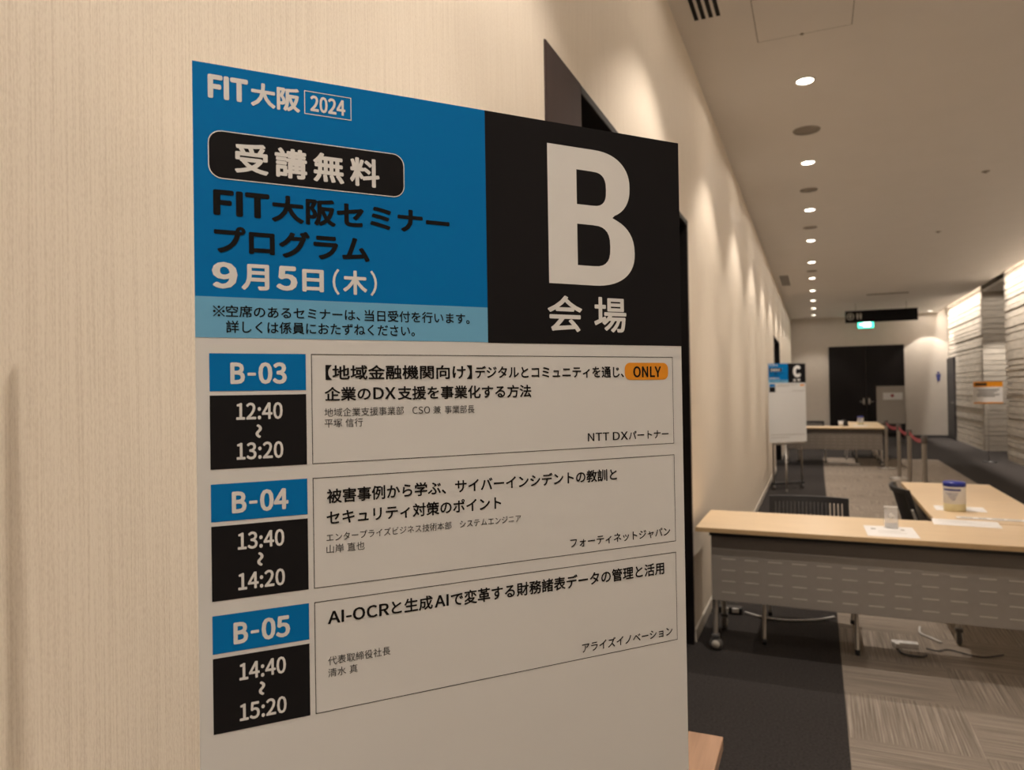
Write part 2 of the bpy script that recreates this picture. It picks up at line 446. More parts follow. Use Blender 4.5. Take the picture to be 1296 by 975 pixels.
# ---------------------------------------------------------------- lettering helpers
# plain grotesque capitals and figures as outlines: advance|loop/loop, in thousandths of the em
LATIN = {
    'F': '550|99,0 193,0 193,327 473,327 473,407 193,407 193,653 521,653 521,733 99,733',
    'I': '293|99,0 193,0 193,733 99,733',
    'T': '598|253,0 345,0 345,653 567,653 567,733 31,733 31,653 253,653',
    'B': '655|99,0 333,0 479,22 576,94 610,213 593,299 539,359 462,390 462,393 521,427 556,484 570,553 536,655 447,713 316,733 99,733/193,422 193,658 305,658 402,647 459,610 479,541 459,476 402,436 302,422/193,74 193,350 319,350 430,336 496,290 519,216 496,136 427,88 319,74',
    '0': '553|276,-14 399,28 476,156 504,367 476,578 399,704 276,744 156,704 77,578 51,367 77,156 156,28/276,59 205,94 156,193 136,367 156,541 205,641 276,673 350,641 399,541 416,367 399,193 350,94',
    '1': '553|88,0 490,0 490,77 342,77 342,733 273,733 231,710 179,693 119,678 119,621 250,621 250,77 88,77',
    '2': '553|42,0 504,0 504,79 302,79 262,77 222,74 182,71 333,231 433,382 470,530 442,644 367,718 256,744 171,733 102,695 39,638 94,587 136,630 188,658 245,670 319,653 365,601 379,527 342,393 233,236 42,54',
    '3': '553|262,-14 382,11 464,82 499,196 476,285 422,345 342,382 342,387 410,424 456,482 473,561 444,661 370,724 259,744 182,733 114,701 57,658 105,598 151,636 199,661 256,670 322,655 365,616 379,556 362,484 296,433 176,416 176,345 310,327 385,276 405,199 385,125 333,79 256,62 182,74 122,105 77,145 28,88 85,37 162,0',
    '4': '553|339,0 424,0 424,202 521,202 521,273 424,273 424,733 325,733 19,262 19,202 339,202/339,273 114,273 282,524 302,561 322,596 339,633 345,633 342,590 339,541 339,499',
    '5': '553|262,-14 379,17 467,102 501,236 470,370 390,447 279,470 239,467 205,459 171,442 191,653 464,653 464,733 111,733 85,390 134,359 173,382 213,396 256,402 336,382 390,325 407,236 387,142 330,82 253,62 176,74 119,105 74,142 25,82 85,37 159,0',
    '9': '553|233,-14 365,28 462,159 499,396 467,590 379,707 253,744 148,715 74,633 42,507 68,379 139,302 245,276 305,288 365,319 413,367 385,188 319,91 231,62 185,68 142,88 108,119 57,62 105,22 162,-2/413,442 362,387 310,356 259,345 188,365 145,422 131,507 145,596 191,653 253,673 333,647 387,570',
    '-': '345|45,245 302,245 302,313 45,313',
    ':': '276|139,390 171,399 196,422 205,459 196,496 171,519 139,530 105,519 82,496 74,459 82,422 105,399/139,-14 171,-2 196,19 205,57 196,91 171,116 139,125 105,116 82,91 74,57 82,19 105,-2',
    'C': '636|376,-14 464,0 539,34 601,91 550,151 501,105 444,77 379,68 259,105 179,208 154,367 182,527 262,627 382,664 442,655 490,630 533,596 581,655 533,698 464,733 382,744 216,698 99,570 57,365 99,162 213,31',
    'D': '687|99,0 288,0 473,42 587,171 627,367 587,567 473,690 282,733 99,733/193,77 193,655 276,655 419,624 504,524 533,367 504,211 419,111 276,77',
    'X': '573|17,0 114,0 219,196 239,233 259,273 279,316 282,316 305,273 325,233 345,196 453,0 556,0 342,373 541,733 444,733 345,544 330,510 313,476 293,436 290,436 268,476 250,510 233,544 134,733 31,733 231,379',
    'A': '607|2,0 96,0 168,222 436,222 504,0 601,0 353,733 250,733/191,296 225,410 250,490 276,573 299,655 302,655 327,573 350,490 376,410 413,296',
    'O': '741|370,-14 533,34 641,165 681,367 641,570 533,698 370,744 208,698 96,570 57,367 96,165 208,34/370,68 256,105 179,208 154,367 179,527 256,627 370,664 484,627 561,527 587,367 561,208 484,105',
    'R': '633|193,385 193,655 316,655 413,644 473,604 493,527 473,447 413,399 316,385/501,0 607,0 419,319 507,359 564,427 584,527 553,647 462,713 330,733 99,733 99,0 193,0 193,310 325,310',
    'N': '721|99,0 188,0 188,385 185,462 182,539 176,613 179,613 259,462 527,0 621,0 621,733 533,733 533,350 536,273 539,196 547,119 541,119 462,270 193,733 99,733',
    'L': '541|99,0 513,0 513,79 193,79 193,733 99,733',
    'Y': '530|219,0 310,0 310,282 530,733 436,733 342,524 316,470 293,419 268,365 262,365 239,419 213,470 191,524 96,733 0,733 219,282',
    'S': '596|302,-14 436,14 521,88 553,193 533,285 479,347 402,390 296,436 239,462 193,499 176,559 193,613 239,650 313,664 376,655 430,633 479,596 527,655 467,701 396,733 313,744 193,718 111,650 82,550 105,462 162,402 231,362 336,316 399,288 442,248 459,185 439,125 387,82 305,68 231,79 162,111 102,159 48,94 119,37 205,0',
    '※': '998|499,590 536,598 564,627 573,664 564,701 536,727 499,738 462,727 433,701 424,664 433,627 462,598/499,407 171,738 139,710 470,379 139,48 168,19 499,350 829,19 858,51 527,379 858,710 829,738/290,379 279,416 250,444 213,453 176,444 151,416 139,379 151,342 176,313 213,305 250,313 279,342/710,379 718,342 747,313 784,305 821,313 849,342 858,379 849,416 821,444 784,453 747,444 718,416/499,171 462,159 433,131 424,94 433,57 462,31 499,19 536,31 564,57 573,94 564,131 536,159',
}
def outline_mesh(loops):
    c = bpy.data.curves.new('outline', 'CURVE'); c.dimensions = '2D'; c.fill_mode = 'BOTH'
    for L in loops:
        s = c.splines.new('POLY'); s.points.add(len(L) - 1); s.use_cyclic_u = True
        for p, q in zip(s.points, L): p.co = (q[0], q[1], 0, 1)
    o = bpy.data.objects.new('outline', c); COL.objects.link(o)
    dg = bpy.context.evaluated_depsgraph_get(); dg.update()
    me = bpy.data.meshes.new_from_object(o.evaluated_get(dg))
    bpy.data.objects.remove(o); bpy.data.curves.remove(c)
    vs = [v.co.copy() for v in me.vertices]; fs = [list(p.vertices) for p in me.polygons]
    bpy.data.meshes.remove(me)
    return vs, fs
GCACHE = {}
def glyph(ch):
    """(advance, vertices, faces) of one character"""
    if ch in GCACHE: return GCACHE[ch]
    if ch in LATIN:
        a, l = LATIN[ch].split('|')
        loops = [[tuple(int(q) / 1000 for q in p.split(',')) for p in L.split(' ')] for L in l.split('/')]
        r = (int(a) / 1000, *outline_mesh(loops))
    elif ch == ' ': r = (.30, [], [])
    elif ch == '\u3000': r = (1., [], [])
    else:
        c = bpy.data.curves.new('lettering', 'FONT'); c.body = ch; c.resolution_u = 3
        o = bpy.data.objects.new('lettering', c); COL.objects.link(o)
        dg = bpy.context.evaluated_depsgraph_get(); dg.update()
        me = bpy.data.meshes.new_from_object(o.evaluated_get(dg))
        bpy.data.objects.remove(o); bpy.data.curves.remove(c)
        r = (1., [v.co.copy() for v in me.vertices], [list(p.vertices) for p in me.polygons])
        bpy.data.meshes.remove(me)
    GCACHE[ch] = r
    return r
PW, PH, PTOP = .62, 1.15, 1.843
def fit_text(items, mat_, parent, y, name='lettering', fx=lambda u, v: (u - PW / 2, PTOP - v)):
    """items: (text, boldness in ems, u0, u1, v0, v1[, turned]); each is fitted to its box on the panel; one mesh"""
    b = MB()
    for it in items:
        V, Fc, x = [], [], 0.
        for ch in it[0]:
            a, vs, fs = glyph(ch); n = len(V)
            V += [(v.x + x, v.y) for v in vs]; Fc += [[i + n for i in f] for f in fs]; x += a
        if len(it) > 6: V = [(q[1], -q[0]) for q in V]
        u0, u1, v0, v1 = it[2:6]; r = it[1]
        x0, x1 = min(q[0] for q in V) - r, max(q[0] for q in V) + r
        y0, y1 = min(q[1] for q in V) - r, max(q[1] for q in V) + r
        k = (8 if r < .03 else 12) if r else 0               # bold: the stroke widened all round
        for s in range(k + 1):
            ox, oy = (r * math.cos(2 * PI * s / k), r * math.sin(2 * PI * s / k)) if s < k else (0, 0)
            w = []
            for q in V:
                X, Z = fx(u0 + (q[0] + ox - x0) / (x1 - x0) * (u1 - u0), v1 - (q[1] + oy - y0) / (y1 - y0) * (v1 - v0))
                w.append(b.bm.verts.new((X, y - s * 4e-6, Z)))
            for f in Fc:
                try: b.bm.faces.new([w[i] for i in f])
                except ValueError: pass
    return b.build(name, mat_, parent, normals=False)
def arc(cx, cy, rx, ry, a0, a1, n=14, e=2.0):
    out = []
    for k in range(n + 1):
        t = math.radians(a0 + (a1 - a0) * k / n); c, s = math.cos(t), math.sin(t)
        out.append((cx + rx * math.copysign(abs(c) ** (2 / e), c), cy + ry * math.copysign(abs(s) ** (2 / e), s)))
    return out
def big_B(parent, y, fx, u0, u1, v0, v1):
    outer = [(0, 0)] + [(.52, 0)] + arc(.52, .25, .43, .25, -90, 0, 14, 2.3) + arc(.56, .25, .39, .245, 0, 62, 8, 2.3)[1:] \
        + [(.735, .488)] + arc(.57, .74, .43, .26, -62, 0, 8, 2.3) + arc(.50, .74, .50, .26, 0, 90, 14, 2.3)[1:] + [(0, 1)]
    c1 = [(.323, .160), (.323, .413)] + arc(.50, .287, .165, .126, 90, -90, 14, 2.8)
    c2 = [(.323, .556), (.323, .858)] + arc(.50, .707, .205, .151, 90, -90, 14, 2.8)
    vv, ff = outline_mesh([outer, c1, c2]); b = MB()
    vs = []
    for v in vv:
        X, Z = fx(u0 + v.x * (u1 - u0), v0 + v.y * (v1 - v0)); vs.append(b.bm.verts.new((X, y, Z)))
    for p in ff: b.bm.faces.new([vs[i] for i in p][::-1])
    return b.build('hall_letter', M['white_ink'], parent, normals=False)

# ---------------------------------------------------------------- the event boards on stands
def event_board(label, loc, rz, letter):
    root = thing('event_board', label, 'sign board', loc, rz, None)
    fx = lambda u, v: (u - PW / 2, PTOP - v)
    panel = MB().box(-PW / 2, PW / 2, 0, .007, PTOP - PH, PTOP, .0006, 1).build('panel', M['board'], root)
    def field(name, m, u0, u1, v0, v1, y, r=0., outline=0.):
        b = MB()
        x0, z1 = fx(u0, v0); x1, z0 = fx(u1, v1)
        pts = rrect(x0, x1, z0, z1, r) if r else [(x0, z0), (x1, z0), (x1, z1), (x0, z1)]
        if outline:
            q = rrect(x0 + outline, x1 - outline, z0 + outline, z1 - outline, max(r - outline, .0001)) if r else [(x0 + outline, z0 + outline), (x1 - outline, z0 + outline), (x1 - outline, z1 - outline), (x0 + outline, z1 - outline)]
            n = len(pts)
            for i in range(n):
                j = (i + 1) % n
                b.poly([(pts[i][0], y, pts[i][1]), (pts[j][0], y, pts[j][1]), (q[j][0], y, q[j][1]), (q[i][0], y, q[i][1])])
        else: b.poly([(p[0], y, p[1]) for p in pts])
        return b.build(name, m, panel)
    # header
    field('blue_header', M['blue'], 0.0, .3252, 0, .2408, -.0004)
    field('notice_strip', M['pale'], 0.0, .3252, .2408, .2830, -.0004)
    field('hall_field', M['black'], .3252, PW, 0, .2838, -.0004)
    fit_text([('FIT', .045, .0145, .0535, .0110, .0356), ('大阪', .034, .0562, .1067, .0119, .0376)], M['white_ink'], panel, -.0008)
    field('year_frame', M['white_ink'], .1111, .1624, .0119, .0376, -.0008, 0, .0009)
    fit_text([('2024', .030, .1176, .1556, .0160, .0338)], M['white_ink'], panel, -.0008)
    field('free_badge', M['black'], .0141, .2225, .0683, .1182, -.0007, .0135)
    field('badge_outline', M['white_ink'], .0139, .2227, .0681, .1184, -.0009, .0136, .0010)
    w = (.1934 - .0395); cw = .0336
    fit_text([(ch, .030, .0395 + i * (w - cw) / 3, .0395 + i * (w - cw) / 3 + cw, .0778, .1101) for i, ch in enumerate('受講無料')], M['white_ink'], panel, -.0010)
    fit_text([('FIT', .040, .0183, .0738, .1297, .1562), ('大阪セミナー', .034, .0758, .2774, .1290, .1585)], M['ink'], panel, -.0008)
    fit_text([('プログラム', .036, .0186, .1809, .1665, .1961)], M['ink'], panel, -.0008)
    fit_text([('9', .038, .0163, .0410, .2045, .2322), ('月', .030, .0447, .0725, .2050, .2325), ('5', .038, .0795, .1015, .2050, .2315),
              ('日', .034, .1065, .1295, .2070, .2315), ('（', .016, .1390, .1465, .2048, .2335), ('木', .030, .1505, .1775, .2055, .2325), ('）', .016, .1812, .1888, .2045, .2330)], M['white_ink'], panel, -.0008)
    fit_text([('※', .010, .0169, .0282, .2500, .2612), ('空席のあるセミナーは、', .012, .0292, .1690, .2490, .2615), ('当日受付を行います。', .012, .1740, .3013, .2488, .2618)], M['ink'], panel, -.0008)
    fit_text([('詳しくは係員におたずねください。', .012, .0292, .2326, .2650, .2780)], M['ink'], panel, -.0008)
    if letter == 'B': big_B(panel, -.0008, fx, .4110, .5430, .0281, .2064)
    else: fit_text([(letter, .085, .4080, .5400, .0281, .2064)], M['white_ink'], panel, -.0008, 'hall_letter')
    fit_text([('会', .018, .4080, .4590, .2215, .2681), ('場', .018, .4770, .5277, .2210, .2675)], M['white_ink'], panel, -.0008)
    if letter == 'B':
        rows = [(.2992, .3383, .3427, .4188, 'B-03', '12:40', '13:20'), (.4340, .4726, .4771, .5538, 'B-04', '13:40', '14:20'), (.5686, .6076, .6121, .6893, 'B-05', '14:40', '15:20')]
        txt = [(.3086, .3507, .3736, .3922), (.4427, .4856, .5079, .5275), (.5780, .6208, .6432, .6628)]
        for (a, b_, c, d, code, t0, t1), (va, vb, vt, vc) in zip(rows, txt):
            field('code_plate', M['blue'], .0128, .1091, a, b_, -.0004)
            field('time_plate', M['black'], .0128, .1091, c, d, -.0004)
            field('session_frame', M['ink'], .1148, .6038, a, d, -.0004, 0, .0007)
            fit_text([(code[:1], .036, .0328, .0470, va, va + .0224), ('-', .02, .0496, .0579, va + .0107, va + .0138), (code[2:], .034, .0604, .0892, va - .0003, va + .0227)], M['white_ink'], panel, -.0008)
            for it in ((t0, .023, .0380, .0844, vb, vb + .0180), ('～', .045, .0568, .0632, vt, vt + .0145, 1), (t1, .023, .0379, .0846, vc, vc + .0180)): fit_text([it], M['white_ink'], panel, -.0008)
        for line in ([('【地域金融機関向け】', .021, .1300, .3035, .3110, .3275), ('デジタルとコミュニティを通じ、', .021, .3075, .5225, .3118, .3272)],
                     [('企業の', .021, .1287, .1800, .3352, .3508), ('DX', .016, .1828, .2088, .3362, .3497), ('支援を事業化する方法', .021, .2112, .3831, .3352, .3510)],
                     [('被害事例から学ぶ、サイバーインシデントの教訓と', .021, .1297, .5086, .4469, .4631)], [('セキュリティ対策のポイント', .021, .1291, .3394, .4706, .4866)],
                     [('AI-OCR', .022, .1290, .1976, .5806, .5946), ('と生成', .021, .2004, .2497, .5790, .5952), ('AI', .022, .2520, .2694, .5806, .5944), ('で変革する財務諸表データの管理と活用', .021, .2721, .5831, .5794, .5965)]):
            fit_text(line, M['ink'], panel, -.0006)
        for line in ( ('平塚 信行', 0., .1283, .1705, .3703, .3799),
                     ('エンタープライズビジネス技術本部　システムエンジニア', 0., .1287, .3659, .4956, .5047), ('山岸 直也', 0., .1286, .1706, .5080, .5175),
                     ('代表取締役社長', 0., .1287, .1984, .6298, .6394), ('清水 真', 0., .1286, .1609, .6430, .6524)):
            fit_text([line], M['ink2'], panel, -.0006)
        fit_text([('地域企業支援事業部', 0., .1284, .2181, .3584, .3680), ('CSO', 0., .2284, .2497, .3592, .3674), ('兼', 0., .2536, .2632, .3588, .3681), ('事業部長', 0., .2679, .3060, .3588, .3684)], M['ink2'], panel, -.0006)
        fit_text([('NTT', .010, .4645, .4975, .3992, .4098), ('DX', .010, .5031, .5271, .3992, .4100), ('パートナー', .013, .5285, .5943, .3990, .4105)], M['ink'], panel, -.0006)
        for line in (('フォーティネットジャパン', .013, .4356, .5942, .5330, .5452), ('アライズイノベーション', .013, .4506, .5952, .6690, .6816)):
            fit_text([line], M['ink'], panel, -.0006)
        field('only_tag', M['orange'], .5238, .5956, .3073, .3304, -.0006, .0085)
        fit_text([('ONLY', .028, .5372, .5832, .3120, .3272)], M['ink'], panel, -.0010)
    else:
        field('code_plate', M['blue'], .0128, .1091, .2992, .3383, -.0004)
        field('time_plate', M['black'], .0128, .1091, .3427, .4188, -.0004)
        field('only_tag', M['orange'], .5238, .5956, .3073, .3304, -.0006, .0085)
        field('session_frame', M['ink2'], .1148, .6038, .2992, .4188, -.0004, 0, .0007)
        for (u0, u1, v) in ((.13, .48, .315), (.13, .34, .338), (.40, .59, .405), (.03, .59, 1.045), (.03, .33, 1.085)):
            x0, z0 = fx(u0, v); x1, _ = fx(u1, v)
            MB().poly([(x0, -.0006, z0), (x1, -.0006, z0), (x1, -.0006, z0 + .007), (x0, -.0006, z0 + .007)]).build('fine_print', M['boardgrey'], panel)
    # the stand behind the board
    zb = PTOP - PH
    for s in (-1, 1):
        x = s * .235
        MB().tube([(x, .026, .09), (x, .026, 1.55)], .0135).build('leg', M['satin'], root)
        c = MB().lathe([(0, -.012), (.03, -.012), (.036, -.006), (.036, .006), (.03, .012), (0, .012)], (x, .026, .036), 18, 'X')
        c.box(x - .017, x + .017, .012, .04, .045, .09, .004)
        c.build('caster', M['greyrubber'], root)
    MB().box(-.27, .27, .008, .044, .075, .105, .005).build('base_bar', M['plastic'], root)
    for z in (zb + .05, 1.42): MB().box(-.25, .25, .009, .014, z, z + .04, .002).build('cross_rail', M['satin'], root)
    MB().tube([(-.055, -.018, zb - .03), (-.20, -.23, .03)], .012).sphere((-.20, -.23, .018), .018).build('leg', M['satin'], root)
    MB().box(-.26, .26, -.03, .012, zb - .035, zb - .004, .004).build('ledge', M['satin'], root)
    return root
BRZ = math.atan2(.75248, .65861)
event_board('large event board with a white letter B, close to the camera', (-.3760, .7718, 0), BRZ, 'B')
event_board('small far event board with a white letter C, down the left wall', (-.39, 11.15, 0), math.radians(37), 'C')

# ---------------------------------------------------------------- tables
def caster(b, x, y, axis='X', r=.037):
    m0 = b.mi
    b.lathe([(0, -.014), (r * .55, -.014), (r, -.010), (r, .010), (r * .55, .014), (0, .014)], (x, y, r), 18, axis)
    b.m(1).lathe([(0, -.017), (r * .62, -.016), (r * .62, .016), (0, .017)], (x, y, r), 16, axis).m(m0)
def table(label, loc, rz, top):
    """nesting table: top, black rail, hanging front panel, folding end legs with castors; local x is its length, -y its front"""
    r = thing('folding_table', label, 'table', loc, rz)
    L, D, H = 1.8, .60, .72
    MB().box(-L / 2, L / 2, -D / 2, D / 2, H - .028, H, .004).build('tabletop', top, r)
    MB().box(-L / 2 - .0015, L / 2 + .0015, -D / 2 - .0015, D / 2 + .0015, H - .026, H - .003).build('edge_band', M['maple_edge'], r)
    MB().box(-L / 2 + .07, L / 2 - .07, -D / 2 + .035, -D / 2 + .075, H - .050, H - .027).box(-L / 2 + .09, L / 2 - .09, .05, .09, H - .06, H - .027).build('underframe', M['plastic'], r)
    MB().box(-L / 2 + .078, L / 2 - .078, -D / 2 + .045, -D / 2 + .062, H - .125, H - .052, .003).build('panel_top_band', M['greydark'], r)  # darker band along the top of the front panel
    b = MB().box(-L / 2 + .078, L / 2 - .078, -D / 2 + .040, -D / 2 + .052, .305, H - .120, .004)
    b.m(1)
    for i in range(13):
        for j in range(4):
            x = -L / 2 + .135 + i * .1225; z = .540 - j * .062
            b.box(x, x + .072, -D / 2 + .0385, -D / 2 + .041, z, z + .0045)
    b.build('front_panel', [M['greymetal'], M['slot']], r)
    for s in (-1, 1):
        x = s * (L / 2 - .085)
        MB().tube(bez([(x, .07, H - .04), (x, .06, .58), (x, -.02, .50), (x, -.14, .46), (x, -.185, .38), (x, -.185, .22), (x, -.185, .075)]), .0145).build('leg', M['chrome'], r)
        MB().tube(bez([(x, .07, H - .05), (x, .09, .50), (x, .14, .30), (x, .215, .075)]), .0145).build('leg', M['chrome'], r)
        MB().box(x - .02, x + .02, .03, .12, H - .07, H - .028, .005).build('hinge', M['plastic'], r)
        for y in (-.185, .215):
            c = MB(); caster(c, x, y, 'Y' if y < 0 else 'X'); c.box(x - .022, x + .022, y - .02, y + .02, .075, .095, .005)
            c.build('caster', [M['greyrubber'], M['skirt']], r)
    return r
table('light wood folding table nearest the camera, grey panel facing the camera', (.262, 4.385, 0), math.radians(-.4), M['maple'])
table('light wood folding table with the wipes tub, running along the corridor', (.915, 5.60, 0), math.radians(-90), M['maple2'])
table('distant light wood folding table seen end to end past the far event board', (.28, 14.95, 0), 0, M['maple'])
table('distant folding table behind the far one, running toward the dark door', (.88, 16.18, 0), math.radians(-90), M['maple2'])
def side_table():
    r = thing('side_table', 'small brown wooden table half hidden behind the big board', 'table', (-.4425, 1.375, 0))
    hx, hy = .2375, .275
    MB().box(-hx, hx, -hy, hy, .69, .72, .003).build('tabletop', M['oak'], r)
    MB().box(-hx + .04, hx - .04, -hy + .04, hy - .04, .63, .69, .002).build('apron', M['oak'], r)
    for sx in (-1, 1):
        for sy in (-1, 1):
            MB().box(sx * (hx - .05) - .018, sx * (hx - .05) + .018, sy * (hy - .05) - .018, sy * (hy - .05) + .018, 0, .63, .003).build('leg', M['plastic'], r)
side_table()

# ---------------------------------------------------------------- chairs
def chair(label, loc, rz):
    """stacking chair with a slatted plastic back; local -y is the front"""
    r = thing('stacking_chair', label, 'chair', loc, rz)
    n = 12; W2 = .235
    b = MB()
    b.box(-.225, .225, -.22, .21, .425, .465, .018, 3)
    b.build('seat', M['fabric'], r)
    # backrest: curved shell, solid border with vertical slats and a grip hole band
    def bp(u, z, t):
        lean = .21 + (z - .48) * .27; curve = -.055 * (u / W2) ** 2
        return (u, lean + curve + t, z)
    bk = MB()
    def bar(u0, u1, z0, z1, m=8, t=.026):
        us = [u0 + (u1 - u0) * i / m for i in range(m + 1)]
        zs = [z0, z1]
        for i in range(m):
            a, c = us[i], us[i + 1]
            v = [bk.bm.verts.new(bp(x, z, k)) for x in (a, c) for z in zs for k in (0, t)]
            for q in ((0, 1, 3, 2), (4, 6, 7, 5), (0, 4, 5, 1), (2, 3, 7, 6), (0, 2, 6, 4), (1, 5, 7, 3)): bk.bm.faces.new([v[w] for w in q])
    bar(-W2, W2, .755, .790, 14); bar(-W2, W2, .500, .530, 14)
    bar(-W2, -W2 + .035, .52, .76, 2); bar(W2 - .035, W2, .52, .76, 2)
    k = 17
    for i in range(k):
        u = -W2 + .05 + (2 * W2 - .10) * i / (k - 1); bar(u - .0075, u + .0075, .525, .760, 1, .014)
    bk.build('backrest', M['mesh'], r)
    for s in (-1, 1):
        x = s * .245
        MB().tube(bez([(x, .02, .43), (x, -.17, .435), (x, -.225, .40), (x, -.24, .25), (x, -.265, .14), (x, -.30, .012)]), .011).build('leg', M['chrome'], r)
        MB().tube(bez([(x, .02, .43), (x, .15, .42), (x, .19, .35), (x, .27, .012)]), .011).build('leg', M['chrome'], r)
        MB().tube(bez([(x * .98, .10, .44), (x * .98, .19, .46), (x * .96, .195, .55), (x * .93, .225, .66)]), .010).build('back_upright', M['chrome'], r)
        MB().lathe([(0, 0), (.014, 0), (.014, .03), (0, .03)], (x, -.30, 0), 10).lathe([(0, 0), (.014, 0), (.014, .03), (0, .03)], (x, .27, 0), 10).build('foot_cap', M['plastic'], r)
    return r
GC = None
chair('dark slatted chair behind the nearest table, its back top showing', (-.06, 4.70, 0), 0)
chair('dark chair seen edge on, pushed to the table with the wipes tub', (.785, 5.72, 0), math.radians(90 + 5))
chair('distant dark chair behind the far table near the far event board', (-.10, 15.62, 0), 0)
chair('distant dark chair at the side of the farthest table', (.80, 16.3, 0), math.radians(92))

# ---------------------------------------------------------------- things on and under the tables
TZ = .72
def sheet(name, label, x, y, w, h, rz, z=TZ, marks=(), group=None):
    r = tag(MB().box(-w / 2, w / 2, -h / 2, h / 2, 0, .0008).build(name, M['paper']), label, 'paper')
    r.location = (x, y, z + .0003); r.rotation_euler = (0, 0, rz)
    if marks:
        b = MB()
        for (a, c, d, e) in marks: b.poly([(a * w / 2, d * h / 2, .0012), (c * w / 2, d * h / 2, .0012), (c * w / 2, e * h / 2, .0012), (a * w / 2, e * h / 2, .0012)])
        b.build('print', M['boardgrey'], r)
    return r
lines = [(-.8, .1, .55, .60), (-.8, .5, .3, .34), (-.8, .3, .05, .09), (.0, .7, -.3, -.26)]
sheet('paper_sheet', 'white sheet lying on the table corner in front of the wipes tub', .755, 4.66, .32, .20, math.radians(-4), marks=lines)
sheet('paper_sheet', 'white folded sheet lying under the blue lidded wipes tub', .81, 5.19, .27, .19, math.radians(-3), marks=lines[:2])
sheet('paper_strip', 'narrow white strip printed with dark words right of the wipes tub',   .905, 4.84, .33, .065, math.radians(-4), z=TZ + .0015, marks=[(-.9, -.5, -.4, .4), (-.35, -.1, -.4, .4), (.05, .4, -.4, .4), (.5, .9, -.4, .4)])
sheet('name_sheet', 'white printed sheet under the clear holder on the nearest table', .350, 4.275, .24, .30, math.radians(1), marks=[(-.75, -.55, .25, .5), (.45, .6, .25, .5), (-.5, .4, 0, .06), (-.5, .6, -.3, -.25)])
def holder():
    r = thing('acrylic_holder', 'small clear acrylic card holder standing on the nearest table', 'card holder', (.362, 4.385, TZ + .0015))
    MB().box(-.033, .033, -.016, .020, 0, .004, .001).build('base', M['acrylic'], r)
    MB().box(-.033, .033, -.002, .002, .004, .108, .001).build('back_plate', M['acrylic'], r)
    MB().box(-.033, .033, -.016, -.012, .004, .030, .001).build('front_lip', M['acrylic'], r)
    MB().box(-.028, .028, -.0115, -.0105, .006, .028).build('white_card', M['paper'], r)
    MB().box(-.033, .033, -.003, .012, .1082, .116, .001).build('top_highlight', M['white'], r)  # white strip standing in for the highlight on the holder's upper edge
    MB().lathe([(0, -.009), (.012, -.008), (.015, -.0021), (0, -.0021)], (0, 0, .068), 18, 'Y').build('highlight_spot', M['white'], r)  # white disc added as a painted glint on the clear plate
    MB().box(-.031, .031, -.0040, -.0021, .006, .020).build('backing_card', M['frost'], r)
holder()
def tub(label, loc, s=1.):
    r = thing('wipes_tub', label, 'tub', loc)
    R = .060 * s; H = .180 * s
    MB().lathe([(0, 0), (R * .96, 0), (R, .004), (R, .045 * s), (R * .995, .046 * s)], n=32).build('foot_band', M['cream'], r)
    MB().lathe([(R * .99, .046 * s), (R * 1.002, .047 * s), (R * 1.002, .147 * s), (R * .99, .150 * s), (R * .95, .152 * s)], n=32).build('label_wrap', M['white'], r)
    b = MB()                                        # printing on the wrap
    def patch(a0, a1, z0, z1, n=8):
        for i in range(n):
            t0 = math.radians(a0 + (a1 - a0) * i / n); t1 = math.radians(a0 + (a1 - a0) * (i + 1) / n); q = R * 1.008
            b.poly([(q * math.cos(t), q * math.sin(t), z) for t, z in ((t0, z0), (t1, z0), (t1, z1), (t0, z1))])
    patch(-165, -65, .126 * s, .138 * s, 12)
    for i, z in enumerate((.11, .10, .09, .08, .07)): patch(-150 + 9 * i, -80 - 4 * i, z * s, (z + .003) * s)
    b.build('label_print', M['navy'], r)
    MB().lathe([(R * .96, .150 * s), (R * 1.03, .152 * s), (R * 1.03, .170 * s), (R * .98, .178 * s), (R * .5, .181 * s), (0, .181 * s)], n=32).build('lid', M['bluelid'], r)
    return r
tub('white wipes tub with a blue lid on the nearer corridor table', (.772, 5.11, TZ + .0013))
tub('small distant wipes tub on the farthest table', (.80, 15.75, TZ + .002), .95)
def roll_cup():
    r = thing('paper_cup', 'small distant white cup standing on the far table', 'cup', (.42, 15.0, TZ))
    MB().lathe([(0, 0), (.035, 0), (.046, .10), (.043, .10), (.033, .006), (0, .006)], n=20).build('cup_body', M['paper'], r)
    MB().lathe([(.047, .097), (.049, .101), (.047, .107), (.03, .112), (0, .112)], n=20).build('lid', M['white'], r)
roll_cup()
sheet('paper_sheet', 'white sheet lying on the farthest table beside its tub', .78, 15.5, .24, .32, math.radians(3))

def strip(label, loc, rz, n=4):
    r = thing('power_strip', label, 'power strip', loc, rz)
    L = .045 * n
    MB().box(-L / 2, L / 2, -.022, .022, 0, .030, .004).build('body', M['white'], r)
    b = MB()
    for i in range(n):
        x = -L / 2 + .0225 + i * .045
        for d in (-.006, .006): b.box(x + d - .0012, x + d + .0012, -.006, .006, .0295, .0304)
    b.build('socket_slots', M['void'], r)
    MB().box(-L / 2 + .012, -L / 2 + .037, -.055, -.021, .004, .030, .004).build('plug', M['white'], r)
    return r
strip('white power strip on the carpet under the nearest table', (.44, 4.63, 0), math.radians(2), 3)
tag(MB().tube(bez([(.545, 4.62, .008), (.60, 4.60, .008), (.66, 4.64, .008), (.80, 4.58, .008), (.92, 4.66, .008)]), .004, 8).build('power_cable', M['bcable']), 'thin black cable running right from the white power strip', 'cable')
tag(MB().tube(bez([(.40, 4.54, .008), (.42, 4.48, .008), (.50, 4.47, .008), (.535, 4.51, .008)]), .005, 8).build('plug_lead', M['bcable']), 'short black lead curling in front of the white power strip', 'cable')
